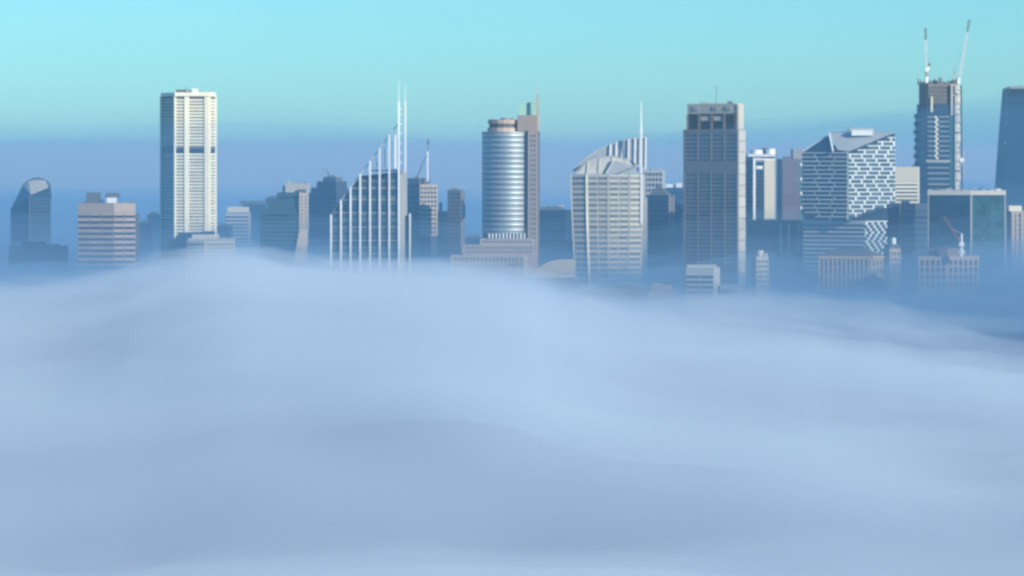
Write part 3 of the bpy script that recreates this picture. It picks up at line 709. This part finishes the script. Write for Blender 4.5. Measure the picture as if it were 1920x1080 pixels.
for k in range(12):
    y = 418 + k * 8.0
    cuts = [0.0, 0.3 + 0.06 * ((k * 7) % 3 - 1), 0.66 + 0.06 * ((k * 5) % 3 - 1), 1.0]
    for c0_, c1_ in zip(cuts, cuts[1:]):
        t.piece('sunshade', A_, B_, c0_ + 0.003, c1_ - 0.003, t.z(y + 2.9), t.z(y), 1.1, 'louvre')
        t.piece('window', A_, B_, c0_ + 0.015, c1_ - 0.015, t.z(y + 7.2), t.z(y + 3.6), 0.15, 'tealwin')
A_, B_ = t.q(1620, 2), t.q(1662, 22)
for k in range(20):
    y = 417 + k * 5.6
    for j in range(-1, 4):
        c0_ = 0.27 * j + 0.09 * tri[k % 6] + 0.02; c1_ = c0_ + 0.11
        c0_, c1_ = max(0.0, c0_), min(1.0, c1_)
        if c1_ - c0_ > 0.03: t.piece('fin', A_, B_, c0_, c1_, t.z(y + 5.4), t.z(y), 1.0, 'louvre')
t.piece('cornice', t.q(1506, 24), t.q(1620, 2), 0, 1, t.z(417.5), t.z(414.5), 1.4, 'louvre'); t.piece('cornice', t.q(1620, 2), t.q(1662, 22), 0, 1, t.z(416.7), t.z(414.5), 1.4, 'louvre')

t = Thing('sandstone_building', 2180, 'old sandstone building with tall pilasters standing before the lattice-faced building', 'building', 1590)
t.prism('wall', [(1534, 4), (1634, 0), (1656, 8), (1654, 34), (1538, 36)], 480, 'sand')
t.hull('roof', [(1536, 479.7, 4), (1634, 479.7, 0.5), (1654, 479.7, 8), (1652, 479.7, 32), (1540, 479.7, 34), (1566, 466, 14), (1622, 464, 12), (1622, 464, 22), (1566, 466, 24)], 'dgrey')
t.piers((1534, 4), (1634, 0), 481, 485, [(0, 1)], 'sand', 1.3, 'cornice'); t.piers((1634, 0), (1656, 8), 481, 485, [(0, 1)], 'sand', 1.3, 'cornice')
t.piers((1534, 4), (1634, 0), 485.2, None, [(i / 12 + 0.005, i / 12 + 0.045) for i in range(12)], 'sand', 0.9, 'pilaster')
t.grid((1534, 4), (1634, 0), 487, 560, 12, 5, 'glass', fx=0.4, fy=0.7, t0=0.025, t1=1.0); t.grid((1634, 0), (1656, 8), 487, 560, 3, 5, 'glass', fx=0.4, fy=0.7)
t = Thing('sandstone_building', 2260, 'narrow cream stone tower with white domed tank at right of the lattice building', 'building', 1674)
t.prism('wall', [(1656, 6), (1668, 0), (1689, 2), (1688, 28), (1660, 30)], 466, 'tan')
t.prism('top_storey', [(1659, 8), (1668, 3), (1688, 4), (1686, 24), (1662, 26)], 458, 'dgrey', 465.7)
ell(t, 'roof_tank', 1670, 1680, 446, 457.7, 8, 8, 'white'); t.grid((1668, 0), (1689, 2), 470, 560, 3, 8, 'glass', fx=0.4)

t = Thing('cream_block', 2520, 'cream block with blank upper wall and dark window bands behind the lattice-faced building', 'office building', 1694)
t.prism('wall', [(1660, 2), (1722, 0), (1724, 30), (1664, 30)], 313, 'cream')
t.facade((1660, 2), (1722, 0), 341, 405, 9, [(0.02, 0.98)], 'white_concrete', 'glass', 0.62, 0.7); t.piers((1660, 2), (1722, 0), 313.3, 340.5, [(0, 1)], 'cream', 0.7, 'blank_panel')
t = Thing('dark_block', 2470, 'dark stepped mass between the lattice building and the green glass block', 'building', 1712)
t.prism('wall', [(1688, 6), (1716, 0), (1745, 4), (1745, 34), (1690, 36)], 382, 'navy'); t.prism('wall', [(1655, 38), (1687, 36), (1687.6, 38), (1687.6, 60), (1660, 62)], 384, 'navy')
t.facade((1688, 6), (1716, 0), 388, 545, 14, [(0.05, 0.95)], 'navy', 'bluegl', 0.5, 0.4); t.facade((1716, 0), (1745, 4), 388, 545, 14, [(0.05, 0.95)], 'navy', 'bluegl', 0.5, 0.4)
t.block('rooftop_box', 1692, 1706, 377, 'navy', 381.7, 10, 8)

# tower under construction
t = Thing('unfinished_tower', 2600, 'tower under construction with ragged top, bare floors and a white hoist shaft on its right', 'tower', 1760)
b0, b1, b2 = (1716, 22), (1738, 0), (1790, 0)
t.prism('wall', [b0, b1, b2, (1800, 10), (1800, 40), (1722, 46)], 214, 'bluegl')
t.prism('wall', [(1719, 20), (1738.5, 1), (1789, 1), (1797, 10), (1797, 38), (1724, 44)], 196, 'navy', 213.7)
t.prism('upper_floors', [(1723, 18), (1740, 2), (1788, 2), (1795, 10), (1795, 36), (1727, 42)], 158, 'brown', 195.7)
for x0, x1, y in ((1724, 1734, 153), (1741, 1750, 154), (1752, 1757, 150), (1766, 1774, 155), (1777, 1786, 153), (1788, 1794, 155)): t.block('formwork', x0, x1, y, 'dgrey', 157.7, 12, 14)
t.hull('formwork', [(1757.5, 157.7, 8), (1768, 157.7, 8), (1757.5, 157.7, 18), (1768, 157.7, 18), (1761, 145, 11), (1765, 145, 14)], 'dgrey')
t.facade((1740, 2), (1788, 2), 160, 212, 7, split(4, 0.1, 0.0, 1.0), 'brown', 'dgrey', 0.35, 0.6, sname='floor_slab', wname='safety_screen')
t.piece('safety_screen', t.q(1745, 1), t.q(1749, 1), 0, 1, t.z(210), t.z(181), 0.6, 'cream')
t.facade(b1, b2, 218, 300, 9, [(0.02, 0.24), (0.42, 0.8)], 'grey', 'bluegl', 0.22, 0.8, sname='floor_slab')
t.facade(b1, b2, 303, 365, 6, [(0.02, 0.8)], 'grey', 'bluegl', 0.22, 0.8, sname='floor_slab')
t.piers(b1, b2, 300, 303, [(-0.04, 0.84)], 'pale', 1.2, 'floor_slab')
A_, B_ = t.q(*b1), t.q(*b2)
for k in range(18): t.piece('hoist_tie', A_, B_, 0.27 + 0.05 * (k % 2), 0.36 + 0.05 * (k % 2), t.z(218 + k * 4.5 + 3.6), t.z(218 + k * 4.5), 1.0, 'white_concrete')
t.piers(b1, b2, 216, 380, [(0.82, 0.985)], 'greengl', 0.5, 'glass_strip'); t.piers(b1, b2, 158, 216, [(0.86, 1.0)], 'pale', 0.6, 'corner_strip')
t.facade(b0, b1, 218, 380, 18, [(0.04, 0.96)], 'navy', 'bluegl', 0.4, 0.3)
for k in range(11):
    y = 160 + k * 18.0; w = (0, 1.4, -0.8, 0.6)[k % 4]
    t.prism('hoist_shaft', [(1790.5, -2), (1794.6 + w, -2), (1800 + w, 6), (1800 + w, 12), (1793, 12)], y, 'lightstone' if k % 3 else 'pale', y + (16.8 if k % 4 else 15.2))
for k in range(9):
    x = 1722 + k * 8.6; t.block('scaffold', x, x + 2.6 + (k * 37 % 5), 151 + (k * 53 % 7), 'dgrey' if k % 3 else 'brown', 157.7, 5 + k * 29 % 24, 3 + k % 4)
    t.bar('rebar', (x + 4, 158, 6 + k * 17 % 20), (x + 4.3, 150 - k * 31 % 5, 6 + k * 17 % 20), 0.5, 'dgrey')
    t.block('scaffold', 1715.2 - (k % 3) * 0.8, 1717.6, 214 + k * 15, 'navy', 221 + k * 15, 18, 4); t.bar('hoist_rail', (1804, 372, 6), (1802, 160, 6), 1.0, 'white')
for k in range(16): t.bar('hoist_tie', (1795, 168 + k * 12, -2.4), (1802, 168 + k * 12, 5.6), 0.5, 'grey')
t.block('hoist_car', 1800, 1808, 296, 'white', 304, 3, 3); t.bar('hoist_rail', (1806, 282, 5), (1806, 330, 5), 0.6, 'pale'); t.bar('hoist_tie', (1803, 310, 5), (1809, 284, 5), 0.6, 'pale')

def lattice(c, a, b, w, m, n=14, tip=None, frac=0.72):
    """A luffing jib: chords joined by zigzag braces; the tip painted differently."""
    A_, B_ = c.p(*a), c.p(*b); ax = (B_ - A_).normalized(); u = ax.cross(Vector((0, 1, 0))).normalized(); yv = Vector((0, 1, 0))
    def chord(f0, f1, mm, name):
        vs, fs = [], []
        def seg(P, Q, th):
            k = len(vs); d_ = (Q - P).normalized(); r1 = d_.cross(Vector((0.3, 0.9, 0.2))).normalized(); r2 = d_.cross(r1)
            for E in (P, Q):
                for i, j in ((-1, -1), (1, -1), (1, 1), (-1, 1)): vs.append(E + r1 * i * th / 2 + r2 * j * th / 2)
            fs.extend([tuple(k + q for q in f_) for f_ in BOXF])
        P0, P1 = A_ + (B_ - A_) * f0, A_ + (B_ - A_) * f1
        offs = (u * w / 2 - yv * w / 2, -u * w / 2 - yv * w / 2, yv * w / 2)
        for o_ in offs: seg(P0 + o_, P1 + o_, 0.38)
        m_ = max(2, round(n * (f1 - f0)))
        for i in range(m_):
            Q0, Q1 = P0 + (P1 - P0) * (i / m_), P0 + (P1 - P0) * ((i + 1) / m_)
            seg(Q0 + offs[i % 2], Q1 + offs[(i + 1) % 2], 0.26); seg(Q0 + offs[2], Q1 + offs[i % 2], 0.26)
        return c.add(name, vs, fs, mm, par)
    par = None
    par = chord(0, frac, m, 'jib')
    if tip: chord(frac, 1.0, tip, 'jib_tip')
z0 = t.z(157, 16)
c = Thing('tower_crane', 2600, 'white crane with near-vertical jib on the left corner of the unfinished tower', 'crane', 1738, 'cranes on the unfinished tower', base=z0)
c.bar('mast', (1738, 157, 16), (1738, 128, 16), 2.4, 'white'); c.block('cab', 1735, 1741.5, 134, 'grey', 142, 12, 3)
lattice(c, (1737.5, 132, 16), (1735, 53, 16), 1.5, 'white', tip='brown'); c.bar('counterweight_arm', (1738, 136, 17), (1743, 122, 22), 0.9, 'white'); c.block('counterweight', 1741, 1744.5, 119, 'dgrey', 124, 20, 3)
c.bar('back_stay', (1743, 122, 22), (1737, 104, 16), 0.35, 'grey')
c = Thing('tower_crane', 2600, 'white crane with long right-leaning jib on the right corner of the unfinished tower', 'crane', 1797, 'cranes on the unfinished tower', base=z0)
c.bar('mast', (1797.5, 158, 14), (1797.5, 146, 14), 2.4, 'white'); c.block('cab', 1786, 1793, 150, 'dgrey', 157, 11, 3); c.bar('deck', (1787, 152, 14.5), (1799, 150, 14.5), 1.6, 'dgrey')
lattice(c, (1798, 152, 14), (1817.5, 37, 14), 1.8, 'white', 18, 'brown', 0.8); c.bar('a_frame', (1795, 150, 14), (1790, 128, 16), 0.6, 'pale'); c.bar('a_frame', (1790, 128, 16), (1788, 150, 16), 0.5, 'pale')
c.bar('back_stay', (1790, 128, 16), (1811, 76, 14), 0.25, 'pale')
c = Thing('derrick', 2600, 'tiny leaning derrick arm at the top left edge of the unfinished tower', 'crane', 1724, base=z0)
c.bar('jib', (1726, 156, 18), (1720.5, 147, 18), 0.6, 'dgrey'); c.bar('strut', (1726, 156, 18), (1723.5, 153, 22), 0.5, 'dgrey')

# dark leaning tower at the right edge
t = Thing('leaning_glass_tower', 3000, 'dark blue tapering glass tower at the right edge with small bright specks', 'tower', 1900)
LF = [(1880, 166, 6), (1876, 210, 5), (1871, 270, 4), (1866, 340, 3), (1862, 420, 2)]
n = len(LF)
vv = []
for i, (x, y, o) in enumerate(LF):
    hw = (1908 - x) * 1.0; xr = 1908 + hw
    vv += [t.p(x, y, 16), t.p(x + hw * 0.45, y, 2), t.p(xr - hw * 0.3, y, 0), t.p(xr, y, 14), t.p(xr - hw * 0.3, y, 44), t.p(x + hw * 0.45, y, 46)]
x, y, o = LF[-1]; vv += [Vector((q.x, q.y, 0)) for q in vv[-6:]]
ff = [(j * 6 + i, (j + 1) * 6 + i, (j + 1) * 6 + (i + 1) % 6, j * 6 + (i + 1) % 6) for j in range(n) for i in range(6)] + [tuple(range(6))]
t.add('wall', vv, ff, 'bluegl')
t.hull('crown', [(1882, 165.7, 16), (1893, 162, 3), (1920, 160, 1), (1934, 165.7, 14), (1893, 165.7, 3), (1920, 165.7, 1), (1900, 163, 40), (1920, 165.7, 40)], 'grey')
for j in range(1, 24):
    y = 166 + j * 10.6; k = min(len(LF) - 2, max(i for i in range(n - 1) if LF[i][1] <= y)); f_ = (y - LF[k][1]) / (LF[k + 1][1] - LF[k][1]); x = LF[k][0] + f_ * (LF[k + 1][0] - LF[k][0]); hw = 1908 - x
    a, b = t.p(x + 0.5, y, 15.4), t.p(x + hw * 0.45, y, 1.8); t.piece('floor_band', a, b, 0, 0.98, t.z(y + 1.8), t.z(y), 0.3, 'navy')
    a, b = t.p(x + hw * 0.45, y, 1.8), t.p(1908 + hw * 0.7, y, -0.2); t.piece('floor_band', a, b, 0.02, 1, t.z(y + 1.8), t.z(y), 0.3, 'navy')
for x, y in ((1886, 231), (1884, 266), (1887, 308), (1897, 315), (1886, 340)): t.piece('light_speck', t.q(x, 6), t.q(x + 3.4, 4), 0, 1, t.z(y + 3), t.z(y), 1.2, 'white')  # small white blocks standing in for specks of light on the glass

# framed green glass block
t = Thing('framed_glass_block', 2250, 'wide dark green glass block framed by pale edges in front of the unfinished tower', 'office building', 1812)
g0, g1, g2 = (1740, 5), (1820, 0), (1885, 4)
t.prism('wall', [g0, g1, g2, (1883, 40), (1744, 44)], 366, 'bluegl')
t.prism('roof', [(1739, 4), (1820, -1.3), (1886, 3), (1884, 40), (1744, 44)], 357, 'pale', 365.7)
t.piers(g0, g1, 366, None, [(-0.005, 0.025)], 'grey', 0.9, 'edge_strip'); t.piers(g1, g2, 366, None, [(-0.02, 0.035), (0.96, 1.0)], 'grey', 0.9, 'edge_strip')
for a, b, m_, n_ in ((g0, g1, 'bluegl', 8), (g1, g2, 'greengl', 7)): t.grid(a, b, 368, 500, n_, 11, m_, 'pane', fx=0.95, fy=0.93, out=0.3, t0=0.045, t1=0.955)
t.block('plant_room', 1752, 1764, 353, 'dgrey', 356.7, 8, 8); t.block('plant_room', 1790, 1812, 354, 'grey', 356.7, 12, 10); t.block('plant_room', 1868, 1876, 354, 'white', 356.7, 10, 6)
t = Thing('tan_building', 2300, 'narrow tan building at the right edge beside the framed green glass block', 'building', 1897)
t.prism('wall', [(1888, 3), (1896, 0), (1920, 2), (1920, 30), (1890, 32)], 396, 'tan'); t.block('top_storey', 1892, 1916, 386, 'white_concrete', 395.7, 4, 18)
t.piers((1896, 0), (1920, 2), 398, None, [(0.0, 0.14), (0.36, 0.5), (0.72, 0.86)], 'pink', 0.8, 'pilaster'); t.grid((1896, 0), (1920, 2), 400, 480, 4, 9, 'glass', fx=0.4)

# low things in the mist, and the red crane
t = Thing('low_building', 2120, 'low stepped stone building under the red crane, half lost in fog', 'building', 1780, 'low buildings in the mist')
t.prism('wall', [(1722, 4), (1776, 0), (1836, 5), (1834, 34), (1726, 36)], 480, 'pink'); t.prism('top_storey', [(1740, 8), (1776, 4), (1806, 7), (1804, 28), (1744, 30)], 466, 'brown', 479.7)
t.grid((1722, 4), (1776, 0), 486, 540, 5, 4, 'glass', fy=0.7, fx=0.5); t.grid((1776, 0), (1836, 5), 486, 540, 6, 4, 'glass', fy=0.7, fx=0.5)
c = Thing('tower_crane', 2100, 'crane with a slanting red jib and white base before the green glass block', 'crane', 1803, base=t.z(479, 8))
c.bar('mast', (1803, 482, 12), (1803, 454, 12), 2.2, 'white'); lattice(c, (1801, 456, 12), (1770, 406, 12), 1.1, 'palered', 12, None, 1.0)
c.bar('a_frame', (1804, 456, 12), (1803.5, 438, 13), 0.9, 'white'); c.bar('a_frame', (1803.5, 438, 13), (1798, 452, 13), 0.5, 'white'); c.block('cab', 1799, 1808, 455, 'white', 462, 9, 3); c.bar('back_stay', (1803.5, 438, 13), (1784, 428, 12), 0.25, 'pale')
c.bar('base_leg', (1803, 462, 12), (1797, 476, 12), 0.9, 'white'); c.bar('base_leg', (1803, 462, 12), (1809, 476, 12), 0.9, 'white')

t = Thing('low_building', 2150, 'pale stepped block in the mist at the foot of the tall brown tower', 'building', 1320, 'low buildings in the mist')
t.prism('wall', [(1286, 3), (1338, 0), (1350, 6), (1348, 30), (1290, 32)], 502, 'pale'); t.prism('wing', [(1350.5, 2), (1386, 0), (1388, 28), (1352, 28)], 536, 'pale')
t.block('penthouse', 1288, 1344, 497, 'pale', 501.7, 6, 18); t.facade((1286, 3), (1338, 0), 512, 570, 6, split(2, 0.08), 'pale', 'glass', 0.5, 0.5); t.grid((1350.5, 2), (1386, 0), 541, 575, 5, 3)
t = Thing('low_building', 2200, 'slim pale tower block with rounded top in mist right of the brown tower', 'building', 1425, 'low buildings in the mist')
t.prism('wall', [(1409, 4), (1418, 0), (1441, 3), (1440, 24), (1412, 26)], 481, 'pale'); ell(t, 'roof_tank', 1416, 1432, 470, 480.7, 6, 12, 'pale'); t.grid((1418, 0), (1441, 3), 486, 570, 4, 9, fx=0.5)
t.block('rooftop_box', 1433, 1440, 475, 'pale', 480.7, 8, 6)
t = Thing('low_building', 2160, 'small pale gabled house-like block in mist right of the sail tower base', 'building', 1244, 'low buildings in the mist')
t.prism('wall', [(1222, 2), (1262, 0), (1264, 26), (1224, 26)], 536, 'pink'); t.hull('roof', [(1221, 535.7, 1.5), (1263, 535.7, -0.5), (1264, 535.7, 26), (1223, 535.7, 27), (1232, 529, 12), (1254, 529, 12)], 'pale'); t.grid((1222, 2), (1262, 0), 540, 575, 6, 3)
t = Thing('low_building', 2120, 'dark domed low building in mist before the base of the sail tower', 'building', 1150, 'low dark buildings in the mist')
t.prism('wall', [(1084, 8), (1120, 0), (1216, 6), (1214, 44), (1090, 44)], 551, 'navy')
t.hull('roof', [(1083, 550.7, 8), (1120, 550.7, -0.5), (1217, 550.7, 6), (1214, 550.7, 44), (1090, 550.7, 44), (1110, 541, 14), (1140, 535, 16), (1180, 533, 16), (1205, 540, 14), (1140, 536, 30), (1180, 534, 30)], 'dgrey'); t.grid((1120, 0), (1216, 6), 555, 580, 12, 2, 'bluegl')
t = Thing('low_building', 2260, 'flat dark terrace block in mist between the arched hall and the domed building', 'building', 1060, 'low dark buildings in the mist')
t.prism('wall', [(1000, 2), (1090, 0), (1094, 30), (1004, 30)], 536, 'brown'); t.block('parapet', 999, 1091, 533, 'brown', 535.7, -0.6, 30); t.grid((1000, 2), (1090, 0), 540, 570, 12, 3)

# rooftop clutter: small plant boxes, ducts and whip antennas on the flat roofs
roofs = {'tall white concrete': (332, 398, 174.5, 24, 26), 'squat brown office': (156, 248, 381, 12, 18), 'dark navy tower': (608, 638, 332, 20, 14), 'slim brown tower': (842, 864, 356, 8, 10),
         'dark blue flat-topped': (1016, 1054, 388, 9, 18), 'tall flat-topped brown': (1294, 1386, 195, 20, 14), 'wide dark green glass': (1748, 1880, 357, 10, 24), 'cream block with': (1680, 1716, 313, 6, 16),
         'stepped green-grey': (538, 574, 344, 9, 14), 'pale building with': (1216, 1240, 319, 8, 14), 'white lattice-faced': (1600, 1650, 247, 38, 1)}
rr = random.Random(11)
class Old(Thing):
    def __init__(s, o): s.o = o; s.d = o.location.y; s.L = Vector(o.location)
for o in [o for o in S.objects if o.get('category')]:
    for key, (x0, x1, y, of, dp) in roofs.items():
        if not o['label'].startswith(key): continue
        T = Old(o); n = max(4, int((x1 - x0) / 8))
        for i in range(n):
            x = x0 + (x1 - x0) * (i + rr.uniform(0.1, 0.7)) / n; w = rr.uniform(1.5, 5.0); h = rr.uniform(1.2, 4.5); of2 = of + rr.uniform(0, dp * 0.7)
            yb = HY + (CAM_H - T.z(y, of)) * FOC / (T.d + of2)
            if i % 3 == 2: T.bar('antenna', (x, yb - 0.05, of2), (x + 0.2, yb - rr.uniform(5, 10), of2), 0.32, 'dgrey')
            else: T.block('roof_plant', x, min(x + w, x1), yb - h, rr.choice(['grey', 'pale', 'dgrey', 'roofgrey']), yb - 0.05, of2, rr.uniform(2, 4))
